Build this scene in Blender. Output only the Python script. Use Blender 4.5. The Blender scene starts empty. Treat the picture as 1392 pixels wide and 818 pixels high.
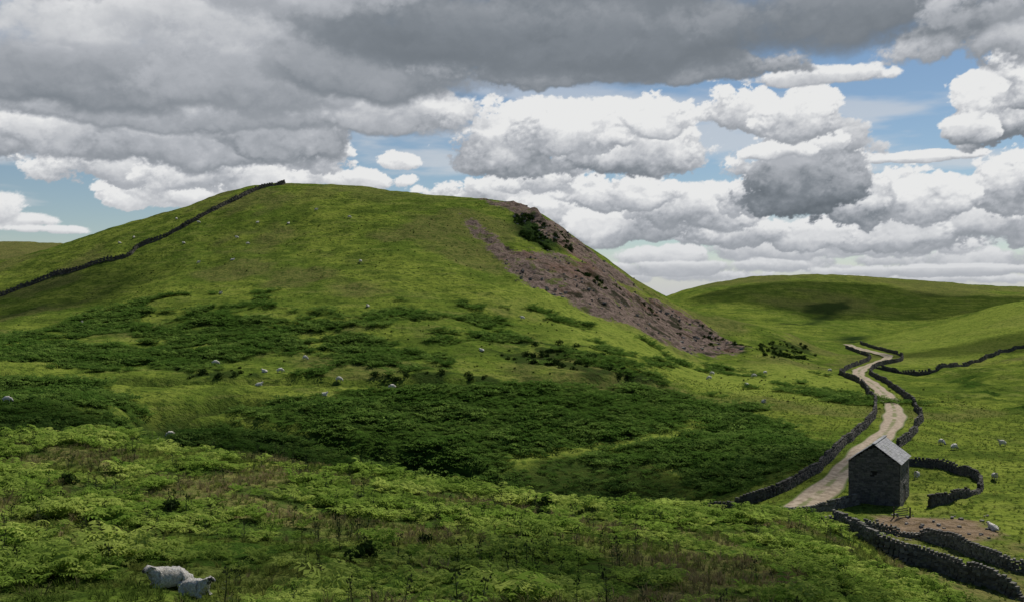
import bpy, math, random
import numpy as np
from mathutils import Vector
random.seed(7); rng=np.random.default_rng(11)
F=1353.0; CX=696.0; CY=409.0
scene=bpy.context.scene
COL=scene.collection

# ------------------------------------------------------------------ noise
def _h(xi,yi,seed):
    h=xi*374761393+yi*668265263+seed*1442695041
    h=(h^(h>>13))*1274126177
    h=h^(h>>16)
    return (h&0xffff)/65535.0
def vnoise(x,y,seed=0):
    xf=np.floor(x); yf=np.floor(y)
    xi=xf.astype(np.int64); yi=yf.astype(np.int64)
    u=x-xf; v=y-yf
    u=u*u*u*(u*(u*6-15)+10); v=v*v*v*(v*(v*6-15)+10)
    a=_h(xi,yi,seed); b=_h(xi+1,yi,seed); c=_h(xi,yi+1,seed); d=_h(xi+1,yi+1,seed)
    return (a*(1-u)+b*u)*(1-v)+(c*(1-u)+d*u)*v
def fbm(x,y,scale,octs=4,seed=0,gain=.5,bil=False):
    s=0;a=1;t=0;x=np.asarray(x,float)/scale;y=np.asarray(y,float)/scale
    for o in range(octs):
        v=vnoise(x*0.8-y*0.6+o*17.3,x*0.6+y*0.8+o*5.1,seed+o*13)
        if bil: v=np.abs(2*v-1)
        s=s+a*v; t+=a; a*=gain; x=x*2.03;y=y*2.03
    return s/t
def puff(x,y,seed):
    xi=np.floor(x).astype(np.int64);yi=np.floor(y).astype(np.int64);best=np.full(x.shape,9.)
    for i in (-1,0,1):
        for j in (-1,0,1):
            cx=xi+i;cy=yi+j
            px=cx+.1+.8*_h(cx,cy,seed);py=cy+.1+.8*_h(cx,cy,seed+7);r=.7+.6*_h(cx,cy,seed+19)
            best=np.minimum(best,((px-x)**2+(py-y)**2)/r)
    return 1-np.minimum(best,1.0)
def sstep(a,b,x):
    t=np.clip((x-a)/(b-a),0,1); return t*t*(3-2*t)

# ------------------------------------------------------------------ terrain profiles
def P(Y,py): return (Y,(CY-py)/F*Y)
# each column is a bearing; keys run outwards from the viewpoint (distance, height)
cols={
-400:[P(36,812),P(55,700),P(95,575),(118,-21),P(137,588),P(190,500),P(260,465),P(350,425),P(450,385),(560,5),(720,12),P(950,335),(1500,-20)],
0:[P(36,812),P(55,705),P(94,588),(115,-21),P(137,595),P(190,505),P(260,455),P(350,405),P(450,354),(560,12),(720,22),P(950,331),(1500,-20)],
200:[P(36,812),P(55,712),P(90,602),(112,-22.5),P(140,608),P(195,512),P(265,440),P(350,366),P(450,297),(560,25),(720,25),P(950,338),(1500,-20)],
400:[P(36,814),P(55,720),P(86,627),(112,-25),P(141,634),P(198,518),P(265,430),P(350,338),P(470,251),(600,35),(740,15),P(950,370),(1500,-20)],
600:[P(36,816),P(55,735),P(82,658),(115,-28),P(145,664),P(200,520),P(265,430),P(345,343),P(450,269),(590,25),(720,5),P(950,390),(1500,-20)],
700:[P(36,820),P(56,740),P(80,674),(120,-30),P(144,678),P(203,521),P(268,440),P(345,353),P(440,278),(580,15),(720,0),P(950,400),(1500,-20)],
800:[P(36,825),P(56,745),P(80,688),(122,-30.5),P(142,690),P(205,522),P(270,456),P(345,390),P(430,336),(540,0),(700,-10),P(960,414),(1500,-20)],
880:[P(36,835),P(57,750),P(81,693),(121,-29.5),P(140,690),P(207,530),P(275,478),P(350,432),P(420,389),(520,-12),(690,-14),P(970,409),(1500,-20)],
950:[P(36,840),P(58,755),P(82,697),(118,-27.2),P(133,688),P(210,548),P(285,500),P(355,465),P(430,422),(540,-20),(690,-16),P(980,389),(1500,-20)],
1060:[P(36,860),P(58,765),P(86,707),(108,-24.2),(130,-24.3),P(200,562),P(290,507),P(370,476),P(450,447),(560,-22),P(720,440),P(985,374),(1500,-20)],
1150:[P(36,890),P(60,785),P(92,729),(108,-24),(130,-23.8),(205,-23.3),(300,-23.3),(400,-23.3),(520,-22.8),(600,-23.3),P(760,432),P(1000,374.5),(1500,-20)],
1250:[P(36,930),P(60,838),P(90,768),(108,-24),(132,-23.8),(205,-23.6),(320,-23.6),P(430,477),P(600,444),(700,-20.5),P(800,424),P(1020,382),(1500,-20)],
1392:[P(36,960),P(60,885),P(82,816),(108,-24),(135,-23.8),(215,-23.8),(320,-22.3),P(420,466),P(560,410),(690,-7),P(800,413),P(1040,391),(1500,-20)],
1800:[P(36,980),P(60,905),P(82,830),(108,-24),(135,-23.5),(215,-21.5),(320,-17),P(420,430),P(560,375),(690,8),P(800,400),P(1040,380),(1500,-20)],
}
def pchip(xk,yk,x):
    xk=np.asarray(xk,float);yk=np.asarray(yk,float)
    h=np.diff(xk);d=np.diff(yk)/h;n=len(xk);m=np.zeros(n)
    for i in range(1,n-1):
        if d[i-1]*d[i]>0:
            w1=2*h[i]+h[i-1];w2=h[i]+2*h[i-1]
            m[i]=(w1+w2)/(w1/d[i-1]+w2/d[i])
    m[0]=d[0];m[-1]=d[-1]
    x=np.clip(x,xk[0],xk[-1])
    i=np.clip(np.searchsorted(xk,x)-1,0,n-2)
    t=(x-xk[i])/h[i];t2=t*t;t3=t2*t
    return (2*t3-3*t2+1)*yk[i]+(t3-2*t2+t)*h[i]*m[i]+(-2*t3+3*t2)*yk[i+1]+(t3-t2)*h[i]*m[i+1]
PX=np.arange(-900,2300.1,8.0); LY=np.linspace(0,math.log(9000),1800); YG=np.exp(LY)
ck=sorted(cols); nk=len(cols[0])
KY=np.array([[cols[c][k][0] for c in ck] for k in range(nk)]);KZ=np.array([[cols[c][k][1] for c in ck] for k in range(nk)])
ky=np.array([pchip(ck,KY[k],PX) for k in range(nk)]); kz=np.array([pchip(ck,KZ[k],PX) for k in range(nk)])
T=np.zeros((len(PX),len(YG)))
for i in range(len(PX)):
    ys=[1,12]+list(ky[:,i])+[8999]; zs=[-1.8,-5.0]+list(kz[:,i])+[-30]
    T[i]=pchip(ys,zs,YG)
for _ in range(5):
    Tn=T.copy(); Tn[1:-1]=.25*T[:-2]+.5*T[1:-1]+.25*T[2:]; T=Tn
def Hbase(x,y):
    x=np.asarray(x,float);y=np.maximum(np.asarray(y,float),1.0)
    p=np.clip((x/y*F+CX-PX[0])/8.0,0,len(PX)-1.001); q=np.clip(np.log(y)/LY[1],0,len(YG)-1.001)
    i=p.astype(int);j=q.astype(int);u=p-i;v=q-j
    return (T[i,j]*(1-u)+T[i+1,j]*u)*(1-v)+(T[i,j+1]*(1-u)+T[i+1,j+1]*u)*v
def hit(px,py,ymin=105,ymax=1100):
    u=(px-CX)/F;s=(CY-py)/F
    Y=np.exp(np.linspace(math.log(ymin),math.log(ymax),6000))
    g=Hbase(u*Y,Y)-s*Y
    w=np.where(g>=0)[0]
    k=w[0] if len(w) else int(np.argmax(g/Y))
    return (u*Y[k],Y[k])
def smooth(pts,step=1.0):
    p=np.array(pts,float); n=len(p); out=[]
    for i in range(n-1):
        p0=p[max(i-1,0)];p1=p[i];p2=p[i+1];p3=p[min(i+2,n-1)]
        m=max(2,int(np.linalg.norm(p2-p1)/step))
        for t in np.linspace(0,1,m,endpoint=False):
            out.append(.5*((2*p1)+(-p0+p2)*t+(2*p0-5*p1+4*p2-p3)*t*t+(-p0+3*p1-3*p2+p3)*t**3))
    out.append(p[-1]); return np.array(out)
def pline(l,ymin=105,ymax=1100): return [hit(a,b,ymin,ymax) for a,b in l]
def pdist(x,y,pl,R=30):
    pl=np.array(pl);d=np.full(x.shape,1e9)
    m=(x>pl[:,0].min()-R)&(x<pl[:,0].max()+R)&(y>pl[:,1].min()-R)&(y<pl[:,1].max()+R)
    xs=x[m];ys=y[m];dd=np.full(xs.shape,1e9)
    for a,b in zip(pl[:-1],pl[1:]):
        e=b-a;L=e@e+1e-9;t=np.clip(((xs-a[0])*e[0]+(ys-a[1])*e[1])/L,0,1)
        dd=np.minimum(dd,np.hypot(xs-a[0]-t*e[0],ys-a[1]-t*e[1]))
    d[m]=dd;return d
def polymask(poly,x,y,w,nz=0,nsc=10,seed=3,R=60):
    pl=np.array(list(poly)+[poly[0]]);out=np.zeros(x.shape)
    m=(x>pl[:,0].min()-R)&(x<pl[:,0].max()+R)&(y>pl[:,1].min()-R)&(y<pl[:,1].max()+R)
    xs=x[m];ys=y[m]
    if xs.size==0: return out
    d=pdist(xs,ys,pl,1e6);ins=np.zeros(xs.shape,bool)
    for a,b in zip(pl[:-1],pl[1:]):
        c=((a[1]>ys)!=(b[1]>ys))&(xs<(b[0]-a[0])*(ys-a[1])/(b[1]-a[1]+1e-12)+a[0]); ins^=c
    sd=np.where(ins,d,-d)
    if nz: sd=sd+(fbm(xs,ys,nsc,4,seed)-.5)*2*nz
    out[m]=sstep(-w,w,sd);return out

road_c=smooth(pline([(1020,716),(1060,702),(1090,688),(1122,664),(1152,635),(1180,610),(1205,588),(1216,568),(1211,548),(1192,527),(1168,511),(1173,501),(1198,492),(1207,485),(1190,480),(1168,475),(1152,469)],100,520),1.5)
gully=pline([(-60,620),(60,608),(150,604),(172,588),(195,568),(225,552),(320,546)])
fold=pline([(225,575),(300,572),(450,598),(560,626),(650,656)])
bench=pline([(-200,503),(0,507),(200,514),(400,521),(600,523),(750,521),(900,524)])
track2=pline([(700,632),(780,618),(870,600),(930,588),(950,572)])

def detail(x,y):
    d=np.hypot(x,y)
    big=np.clip((d-20)/150,0.12,1)
    z=(fbm(x,y,45,3,1)-.5)*3.0*big+(fbm(x,y,11,3,5)-.5)*1.6*np.clip(big,.4,1)+(fbm(x,y,2.6,3,9)-.5)*.6
    # slope gullies
    z+=(fbm(x*1.0+y*.2,y*.25,26,3,21)-.5)*3.6*sstep(230,300,y)*(1-sstep(380,440,y))
    rd=pdist(x,y,road_c,40)
    k=sstep(3,14,rd)
    z=z*(.02+.98*k)
    z-=5.2*np.exp(-(pdist(x,y,gully)/5.0)**2)+3.6*np.exp(-(pdist(x,y,fold)/4.0)**2)+1.6*np.exp(-(pdist(x,y,bench)/2.5)**2)
    return z
# vegetation / surface patches
W=lambda l,ymin=105,ymax=1100:[hit(a,b,ymin,ymax) for a,b in l]
bankP=W([(330,546),(450,538),(560,529),(700,532),(850,527),(930,537),(985,556),(1060,572),(1115,598),(1105,628),(1045,655),(985,680),(945,676),(925,640),(860,622),(790,628),(735,632),(660,640),(640,648),(560,620),(430,585),(300,556)])
lensP=W([(190,572),(300,566),(430,592),(560,626),(640,658),(560,652),(400,630),(200,606)])
upP=W([(-250,470),(0,455),(130,420),(240,428),(350,415),(480,438),(530,465),(600,487),(560,515),(480,512),(420,485),(340,480),(240,500),(120,502),(-250,495)])
leftP=W([(-250,508),(0,512),(140,517),(200,545),(170,592),(0,600),(-250,600)])
gorseP=[W(q) for q in ([(640,468),(720,462),(800,470),(830,490),(860,515),(780,508),(700,495)],[(500,515),(640,512),(760,513),(900,514),(895,521),(640,521),(500,520)],[(240,500),(330,505),(350,515),(240,512)],[(1000,470),(1060,462),(1100,470),(1110,485),(1050,490)])]
screeP=[W(q) for q in ([(622,292),(640,296),(672,325),(715,352),(700,358),(660,330),(638,308)],
  [(680,344),(735,348),(785,358),(850,388),(905,408),(955,432),(1000,460),(1016,478),(960,478),(905,464),(850,446),(805,430),(760,408),(720,388),(692,368)],
  [(660,274),(700,277),(740,298),(780,322),(830,358),(880,392),(820,376),(770,346),(700,292)])]
rockP=W([(695,292),(725,290),(760,315),(780,345),(745,346),(712,325)])
rock2P=W([(785,374),(830,382),(880,410),(905,432),(875,430),(820,398)])
rock3P=W([(905,428),(955,440),(1005,466),(1010,478),(960,470),(915,448)])
yardP=W([(1185,700),(1240,699),(1330,703),(1350,722),(1320,736),(1250,733),(1200,722)],95)
farheathP=W([(1075,440),(1110,416),(1150,408),(1150,432),(1110,442)],600)
wetP=W([(1130,466),(1150,455),(1180,456),(1185,464)],520)
fieldP=W([(1270,515),(1330,508),(1390,540),(1470,560),(1370,555),(1300,530)])
dbank=W([(640,648),(735,636),(790,630),(860,624),(920,645),(945,680),(940,700),(640,700)])
def bracken(x,y):
    m=polymask(bankP,x,y,1.5,4,9,31)
    m*=1-.95*np.exp(-(pdist(x,y,track2)/2.6)**2)
    m=np.maximum(m,polymask(lensP,x,y,1.5,2,8,32))
    m=np.maximum(m,polymask(upP,x,y,3,12,18,33)*sstep(.39,.49,fbm(x,y*1.6,10,3,35)))
    m=np.maximum(m,polymask(leftP,x,y,2,5,12,34)*sstep(.34,.44,fbm(x,y,8,3,36)))
    m=np.maximum(m,polymask(dbank,x,y,2,3,6,71)*.3)
    s=(y>200)&(y<300)&(x<110)
    m=np.maximum(m,np.where(s,sstep(.64,.70,fbm(x,y,14,4,37))*.6,0))
    m=np.maximum(m,polymask(fieldP,x,y,3,6,12,39)*sstep(.45,.55,fbm(x,y,7,3,40)))
    return m
def fore_bracken(x,y):
    return sstep(.50,.545,fbm(x,y*1.3,8,4,51))*(y<105)*(Hbase(x,y)>-23.3)
def H(x,y):
    x=np.atleast_1d(np.asarray(x,float));y=np.atleast_1d(np.asarray(y,float))
    return Hbase(x,y)+detail(x,y)
def H1(x,y): return float(H(x,y)[0])

# ------------------------------------------------------------------ material helpers
def mat(name):
    m=bpy.data.materials.new(name);m.use_nodes=True;nt=m.node_tree;nt.nodes.clear()
    return m,nt
def N(nt,t,**k):
    n=nt.nodes.new(t)
    for a,b in k.items(): setattr(n,a,b)
    return n
class G:
    def __init__(s,nt): s.nt=nt
    def m(s,op,a,b=None,c=None,clamp=False):
        n=N(s.nt,'ShaderNodeMath',operation=op,use_clamp=clamp)
        for i,v in enumerate((a,b,c)):
            if v is None: continue
            if isinstance(v,(int,float)): n.inputs[i].default_value=v
            else: s.nt.links.new(v,n.inputs[i])
        return n.outputs[0]
    def noise(s,vec,scale,detail=4,rough=.5,lac=2.0,dist=0):
        n=N(s.nt,'ShaderNodeTexNoise');n.inputs['Scale'].default_value=scale;n.inputs['Detail'].default_value=detail
        n.inputs['Roughness'].default_value=rough;n.inputs['Lacunarity'].default_value=lac;n.inputs['Distortion'].default_value=dist
        s.nt.links.new(vec,n.inputs['Vector']);return n.outputs['Fac']
    def vscale(s,vec,k):
        n=N(s.nt,'ShaderNodeVectorMath',operation='MULTIPLY');s.nt.links.new(vec,n.inputs[0]);n.inputs[1].default_value=k;return n.outputs[0]
    def mr(s,v,a,b,c=0,d=1,smooth=True):
        n=N(s.nt,'ShaderNodeMapRange');n.interpolation_type='SMOOTHSTEP' if smooth else 'LINEAR'
        s.nt.links.new(v,n.inputs[0])
        for i,q in zip((1,2,3,4),(a,b,c,d)): n.inputs[i].default_value=q
        return n.outputs[0]
    def mix(s,f,a,b,blend='MIX'):
        n=N(s.nt,'ShaderNodeMix',data_type='RGBA',blend_type=blend)
        for idx,v in ((0,f),(6,a),(7,b)):
            if isinstance(v,(int,float)): n.inputs[idx].default_value=v
            elif isinstance(v,tuple): n.inputs[idx].default_value=(*v,1) if len(v)==3 else v
            else: s.nt.links.new(v,n.inputs[idx])
        return n.outputs[2]
def principled(nt,g,col,rough=.95,bump=None,bdist=.1,bstr=1.0,spec=.15,transl=None):
    if spec<=.05 or transl: 
        p=N(nt,'ShaderNodeBsdfDiffuse');pc=p.inputs['Color']
    else:
        p=N(nt,'ShaderNodeBsdfPrincipled');p.inputs['Roughness'].default_value=rough;p.inputs['Specular IOR Level'].default_value=spec;pc=p.inputs['Base Color']
    if isinstance(col,tuple): pc.default_value=(*col,1)
    else: nt.links.new(col,pc)
    if bump is not None:
        b=N(nt,'ShaderNodeBump');b.inputs['Distance'].default_value=bdist;b.inputs['Strength'].default_value=bstr
        nt.links.new(bump,b.inputs['Height']);nt.links.new(b.outputs[0],p.inputs['Normal'])
    o=N(nt,'ShaderNodeOutputMaterial');sh=p.outputs[0]
    if transl:
        t=N(nt,'ShaderNodeBsdfTranslucent')
        if isinstance(col,tuple): t.inputs[0].default_value=(*col,1)
        else: nt.links.new(col,t.inputs[0])
        mx=N(nt,'ShaderNodeMixShader');mx.inputs[0].default_value=transl
        nt.links.new(sh,mx.inputs[1]);nt.links.new(t.outputs[0],mx.inputs[2]);sh=mx.outputs[0]
    nt.links.new(sh,o.inputs[0])

# ground
gm,nt=mat('hill_grass');g=G(nt)
geo=N(nt,'ShaderNodeNewGeometry');pos=geo.outputs['Position']
a1=N(nt,'ShaderNodeAttribute',attribute_name='m1');a2=N(nt,'ShaderNodeAttribute',attribute_name='m2')
s1=N(nt,'ShaderNodeSeparateColor');s2=N(nt,'ShaderNodeSeparateColor')
nt.links.new(a1.outputs['Color'],s1.inputs[0]);nt.links.new(a2.outputs['Color'],s2.inputs[0])
n1=g.noise(pos,.022,4,.62);n2=g.noise(pos,.12,4,.65);n3=g.noise(pos,.7,4,.75);n4=g.noise(pos,4.0,2,.6)
n5=g.noise(g.vscale(pos,(.07,.07,1.1)),1.0,3,.6)
c=g.mix(g.mr(n1,.40,.60),(.080,.128,.017),(.158,.200,.030))
c=g.mix(g.mr(n2,.44,.66),c,(.070,.102,.017))
c=g.mix(g.mr(n2,.54,.32,0,.6),c,(.180,.210,.038))
c=g.mix(g.mr(n5,.52,.66,0,.5),c,(.054,.082,.014))
c=g.mix(g.mr(n5,.46,.34,0,.4),c,(.195,.205,.055))
c=g.mix(g.mr(n3,.48,.64,0,.9),c,(.034,.060,.010))
c=g.mix(g.mr(n4,.54,.8,0,.6),c,(.17,.175,.05))
c=g.mix(g.m('MULTIPLY',s2.outputs[0],.85),c,g.mix(g.mr(n3,.4,.65),(.15,.125,.052),(.065,.085,.022)))  # dry / brown
c=g.mix(s2.outputs[2],c,g.mix(g.mr(n3,.42,.66),(.21,.25,.045),(.11,.16,.024)))               # bright grass
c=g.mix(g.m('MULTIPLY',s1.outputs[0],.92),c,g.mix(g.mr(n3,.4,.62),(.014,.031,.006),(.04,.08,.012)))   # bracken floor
c=g.mix(s2.outputs[1],c,g.mix(g.mr(n3,.4,.62),(.012,.022,.008),(.028,.05,.012)))           # heath/rushes, and painted shade in gully, fold and bank foot
sc=g.mix(g.mr(n3,.38,.62),(.095,.070,.056),(.205,.155,.13))
sc=g.mix(g.mr(n4,.48,.72),sc,(.05,.04,.032))
sc=g.mix(g.mr(n2,.52,.62,0,.85),sc,(.022,.026,.014))
sc=g.mix(g.mr(n2,.44,.36,0,.8),sc,(.08,.10,.025))
sc=g.mix(g.mr(n1,.52,.60,0,.35),sc,(.13,.065,.042))
scm=g.mr(g.m('ADD',s1.outputs[1],g.m('MULTIPLY',g.m('SUBTRACT',n3,.5),1.5)),.42,.70)
scm=g.m('MULTIPLY',scm,g.mr(s1.outputs[1],.05,.25))
c=g.mix(scm,c,sc)
di=g.mix(g.mr(n3,.38,.6),(.13,.085,.055),(.23,.165,.115))
c=g.mix(s1.outputs[2],c,di)
principled(nt,g,c,.95,n3,.8,1.0,.05)

def leafmat(name,ca,cb,cc,tr=.35,pat=.13,pr=(.42,.62)):
    m,nt=mat(name);g=G(nt);oi=N(nt,'ShaderNodeObjectInfo')
    nn=g.noise(oi.outputs['Location'],pat,2,.6)
    c=g.mix(oi.outputs['Random'],ca,cb);c=g.mix(g.mr(nn,pr[0],pr[1],0,.8),c,cc)
    principled(nt,g,c,.7,None,spec=.2,transl=tr);return m
m_fern=leafmat('fern_leaf',(.15,.25,.035),(.38,.45,.10),(.15,.24,.035),.5)
m_fernfar=leafmat('bracken_leaf',(.03,.07,.013),(.18,.275,.055),(.07,.14,.022),.4)
m_grass=leafmat('grass_blade',(.08,.12,.02),(.19,.21,.05),(.065,.11,.018),.5)
m_dry=leafmat('dry_grass_blade',(.26,.21,.11),(.14,.115,.05),(.08,.10,.028),.4)
m_bush=leafmat('gorse_leaf',(.016,.03,.008),(.035,.06,.013),(.02,.038,.01),.2)
m_thist=leafmat('thistle_leaf',(.03,.045,.018),(.07,.08,.035),(.03,.05,.018),.2)

def stone_mat(name,ca,cb,lich=.5,dark=(.03,.028,.025)):
    m,nt=mat(name);g=G(nt);geo=N(nt,'ShaderNodeNewGeometry')
    c=g.mix(geo.outputs['Random Per Island'],ca,cb)
    n=g.noise(geo.outputs['Position'],5,4,.65);c=g.mix(g.mr(n,.5,.7,0,lich),c,dark)
    n2=g.noise(geo.outputs['Position'],1.3,3,.6);c=g.mix(g.mr(n2,.52,.68,0,.45),c,(.13,.14,.09))
    principled(nt,g,c,.9,n,.06,.8,.2);return m
m_wall=stone_mat('dry_stone',(.07,.065,.058),(.20,.185,.16))
m_wallfar=stone_mat('dry_stone_weathered',(.04,.036,.032),(.11,.10,.085))
m_barn=stone_mat('barn_stone',(.06,.057,.055),(.15,.14,.125))
m_core,nt=mat('wall_core');principled(nt,G(nt),(.025,.023,.02))
m_slate=stone_mat('roof_slate',(.20,.20,.205),(.31,.31,.315),.45,(.10,.10,.10))
m_wood,nt=mat('weathered_wood');principled(nt,G(nt),(.06,.052,.042))
m_rock=stone_mat('grey_rock',(.12,.11,.10),(.26,.24,.22))
# road
m_road,nt=mat('gravel_track');g=G(nt);uv=N(nt,'ShaderNodeUVMap');sep=N(nt,'ShaderNodeSeparateXYZ');nt.links.new(uv.outputs[0],sep.inputs[0])
geo=N(nt,'ShaderNodeNewGeometry');nn=g.noise(geo.outputs['Position'],1.2,5,.65);n5=g.noise(geo.outputs['Position'],.25,4,.6)
ac=g.m('ABSOLUTE',sep.outputs[0])
ac=g.m('ADD',ac,g.m('MULTIPLY',g.m('SUBTRACT',nn,.5),.35))
gr=g.mix(g.mr(nn,.35,.65),(.20,.155,.105),(.36,.295,.215))
edge=g.mr(ac,.78,.97);mid=g.m('MULTIPLY',g.mr(ac,.26,.08),g.mr(n5,.40,.54))
c=g.mix(edge,gr,(.08,.11,.018));c=g.mix(g.m('MULTIPLY',mid,.8),c,(.11,.13,.035))
principled(nt,g,c,.95,nn,.04)
# wool
m_wool,nt=mat('wool');g=G(nt);geo=N(nt,'ShaderNodeNewGeometry');nn=g.noise(geo.outputs['Position'],14,4,.7);n6=g.noise(geo.outputs['Position'],2.5,2,.5)
c=g.mix(g.mr(nn,.35,.65),(.50,.46,.39),(.76,.73,.66));c=g.mix(g.mr(n6,.5,.7,0,.4),c,(.36,.31,.24))
principled(nt,g,c,.95,nn,.12)
m_face,nt=mat('sheep_face');g=G(nt);tc=N(nt,'ShaderNodeTexCoord');nn=g.noise(tc.outputs['Object'],9,2,.5);c=g.mix(g.mr(nn,.45,.55),(.05,.045,.04),(.4,.37,.33));principled(nt,g,c,.8)

# ------------------------------------------------------------------ ground mesh
def mesh_from(name,verts,faces,mats,smooth=False,matidx=None,uv=None,link=True):
    me=bpy.data.meshes.new(name);verts=np.asarray(verts,np.float32);faces=np.asarray(faces,np.int32)
    k=faces.shape[1];nf=len(faces)
    me.vertices.add(len(verts));me.vertices.foreach_set('co',verts.ravel())
    me.loops.add(nf*k);me.loops.foreach_set('vertex_index',faces.ravel())
    me.polygons.add(nf);me.polygons.foreach_set('loop_start',np.arange(0,nf*k,k,dtype=np.int32));me.polygons.foreach_set('loop_total',np.full(nf,k,np.int32))
    if matidx is not None: me.polygons.foreach_set('material_index',np.asarray(matidx,np.int32))
    me.update(calc_edges=True)
    me.polygons.foreach_set('use_smooth',np.full(nf,smooth,bool))
    if uv is not None:
        l=me.uv_layers.new(name='UVMap');l.data.foreach_set('uv',np.asarray(uv,np.float32)[faces.ravel()].ravel())
    for m in mats: me.materials.append(m)
    me.validate()
    o=bpy.data.objects.new(name,me)
    if link: COL.objects.link(o)
    return o
rows=np.concatenate([np.linspace(-30,28,30),np.arange(28.3,125,.30),np.arange(125,290,.6),np.arange(290,520,1.0),np.arange(520,1100,4),np.geomspace(1100,9000,26)])
NC=820
us=np.linspace(-1.02,1.02,NC)
RY,UU=np.meshgrid(rows,us,indexing='ij')
XX=UU*(np.maximum(RY,0)+30)
x=XX.ravel();y=RY.ravel()
z=Hbase(x,y)
back=y<1
z=np.where(back,-1.8-np.minimum(y-1,0)*.3,z)
z=z+np.where(back,0,detail(x,np.maximum(y,1)))
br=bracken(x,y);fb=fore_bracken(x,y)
z+=br*(fbm(x,y,1.9,3,61)-.4)*1.1
scr=np.zeros_like(x)
for q in screeP: scr=np.maximum(scr,polymask(q,x,y,5,7,10,62))
rk=np.maximum(polymask(rockP,x,y,3,4,8,63),polymask(rock2P,x,y,3,4,8,64))
z+=scr*(fbm(x,y,5,4,65)-.5)*3.0+rk*(fbm(x,y,6,4,66)-.4)*5
dirt=polymask(yardP,x,y,1.2,2,4,67)*.9
gor=np.zeros_like(x)
for q in gorseP: gor=np.maximum(gor,polymask(q,x,y,1.5,4,6,68)*sstep(.45,.55,fbm(x,y,5,3,69)))
heath_shade=np.maximum(gor*.8,rk)
heath_shade=np.maximum(heath_shade,polymask(rock3P,x,y,3,5,8,79)*sstep(.45,.55,fbm(x,y,7,3,80)))
heath_shade=np.maximum(heath_shade,polymask(farheathP,x,y,5,20,30,70)*.9);heath_shade=np.maximum(heath_shade,polymask(wetP,x,y,8,10,30,70))
heath_shade=np.maximum(heath_shade,polymask(dbank,x,y,3,3,6,71)*.7)  # bank foot: dark rushes plus shade painted into the ground colour
heath_shade=np.maximum(heath_shade,np.exp(-(pdist(x,y,gully)/4.5)**2)*.95)  # gully shade painted as a dark band along its line
heath_shade=np.maximum(heath_shade,np.exp(-(pdist(x,y,fold)/2.6)**2)*.8)  # shadow of the fold painted dark along the crease
heath_shade=np.maximum(heath_shade,np.exp(-(pdist(x,y,bench)/1.6)**2)*.7*sstep(.4,.6,fbm(x,y,15,3,78)))
heath_shade=np.maximum(heath_shade,((y>100)&(y<128)&(x<22))*.6)  # shade behind the foreground crest, painted as a dark strip
dry=sstep(.48,.60,fbm(x,y,10,4,72))*(y<110)*.85
dry=np.maximum(dry,sstep(-15,10,x)*(y<75)*sstep(75,50,y)*.7)
dry=np.maximum(dry,sstep(650,850,y)*sstep(.42,.66,fbm(x,y,90,4,73))*.65)
dry=np.maximum(dry,sstep(30,52,z)*.5*sstep(.4,.6,fbm(x,y,20,3,75)))
dry=np.maximum(dry,(y>200)*(y<520)*sstep(.56,.70,fbm(x,y,30,5,74))*.6)
dry=np.maximum(dry,(x<-150)*sstep(560,700,y)*.9)
bright=polymask(W([(700,380),(760,405),(850,455),(960,485),(1080,500),(1180,520),(1150,560),(1050,540),(900,505),(800,470),(720,420)]),x,y,12,12,20,76)*.7
bright=np.maximum(bright,polymask(W([(1180,463),(1300,436),(1500,400),(1500,440),(1392,466),(1300,492),(1230,498)]),x,y,12,12,20,77)*.6)
bright=np.maximum(bright,np.exp(-(pdist(x,y,track2)/1.6)**2)*.8)
nr,nc=RY.shape
idx=np.arange(nr*nc).reshape(nr,nc)
faces=np.stack([idx[:-1,:-1],idx[:-1,1:],idx[1:,1:],idx[1:,:-1]],-1).reshape(-1,4)
gnd=mesh_from('hills_terrain',np.stack([x,y,z],1),faces,[gm],True)
for nm,ch in (('m1',(np.maximum(br,fb*.9),scr,dirt)),('m2',(dry,heath_shade,bright))):
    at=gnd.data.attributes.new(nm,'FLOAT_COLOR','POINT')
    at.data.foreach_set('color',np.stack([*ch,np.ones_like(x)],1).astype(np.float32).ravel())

# ------------------------------------------------------------------ road ribbon
pl=road_c;tan=np.gradient(pl,axis=0);tan/=np.linalg.norm(tan,axis=1)[:,None];nor=np.stack([tan[:,1],-tan[:,0]],1)
offs=np.linspace(-1,1,9);V=[];UVs=[]
hw=2.1+.3*np.sin(np.arange(len(pl))*.21)+.2*np.sin(np.arange(len(pl))*.57)
for i in range(len(pl)):
    for o in offs:
        q=pl[i]+nor[i]*o*hw[i]
        V.append((q[0],q[1],0));UVs.append((o,i*.1))
V=np.array(V);lift=.07+V[:,1]*.001
V[:,2]=H(V[:,0],V[:,1])+lift-.12*np.abs(np.array(UVs)[:,0])**4
n=len(pl);ii=np.arange(n*9).reshape(n,9)
fc=np.stack([ii[:-1,:-1],ii[:-1,1:],ii[1:,1:],ii[1:,:-1]],-1).reshape(-1,4)
mesh_from('gravel_road',V,fc,[m_road],True,uv=np.array(UVs))

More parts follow.
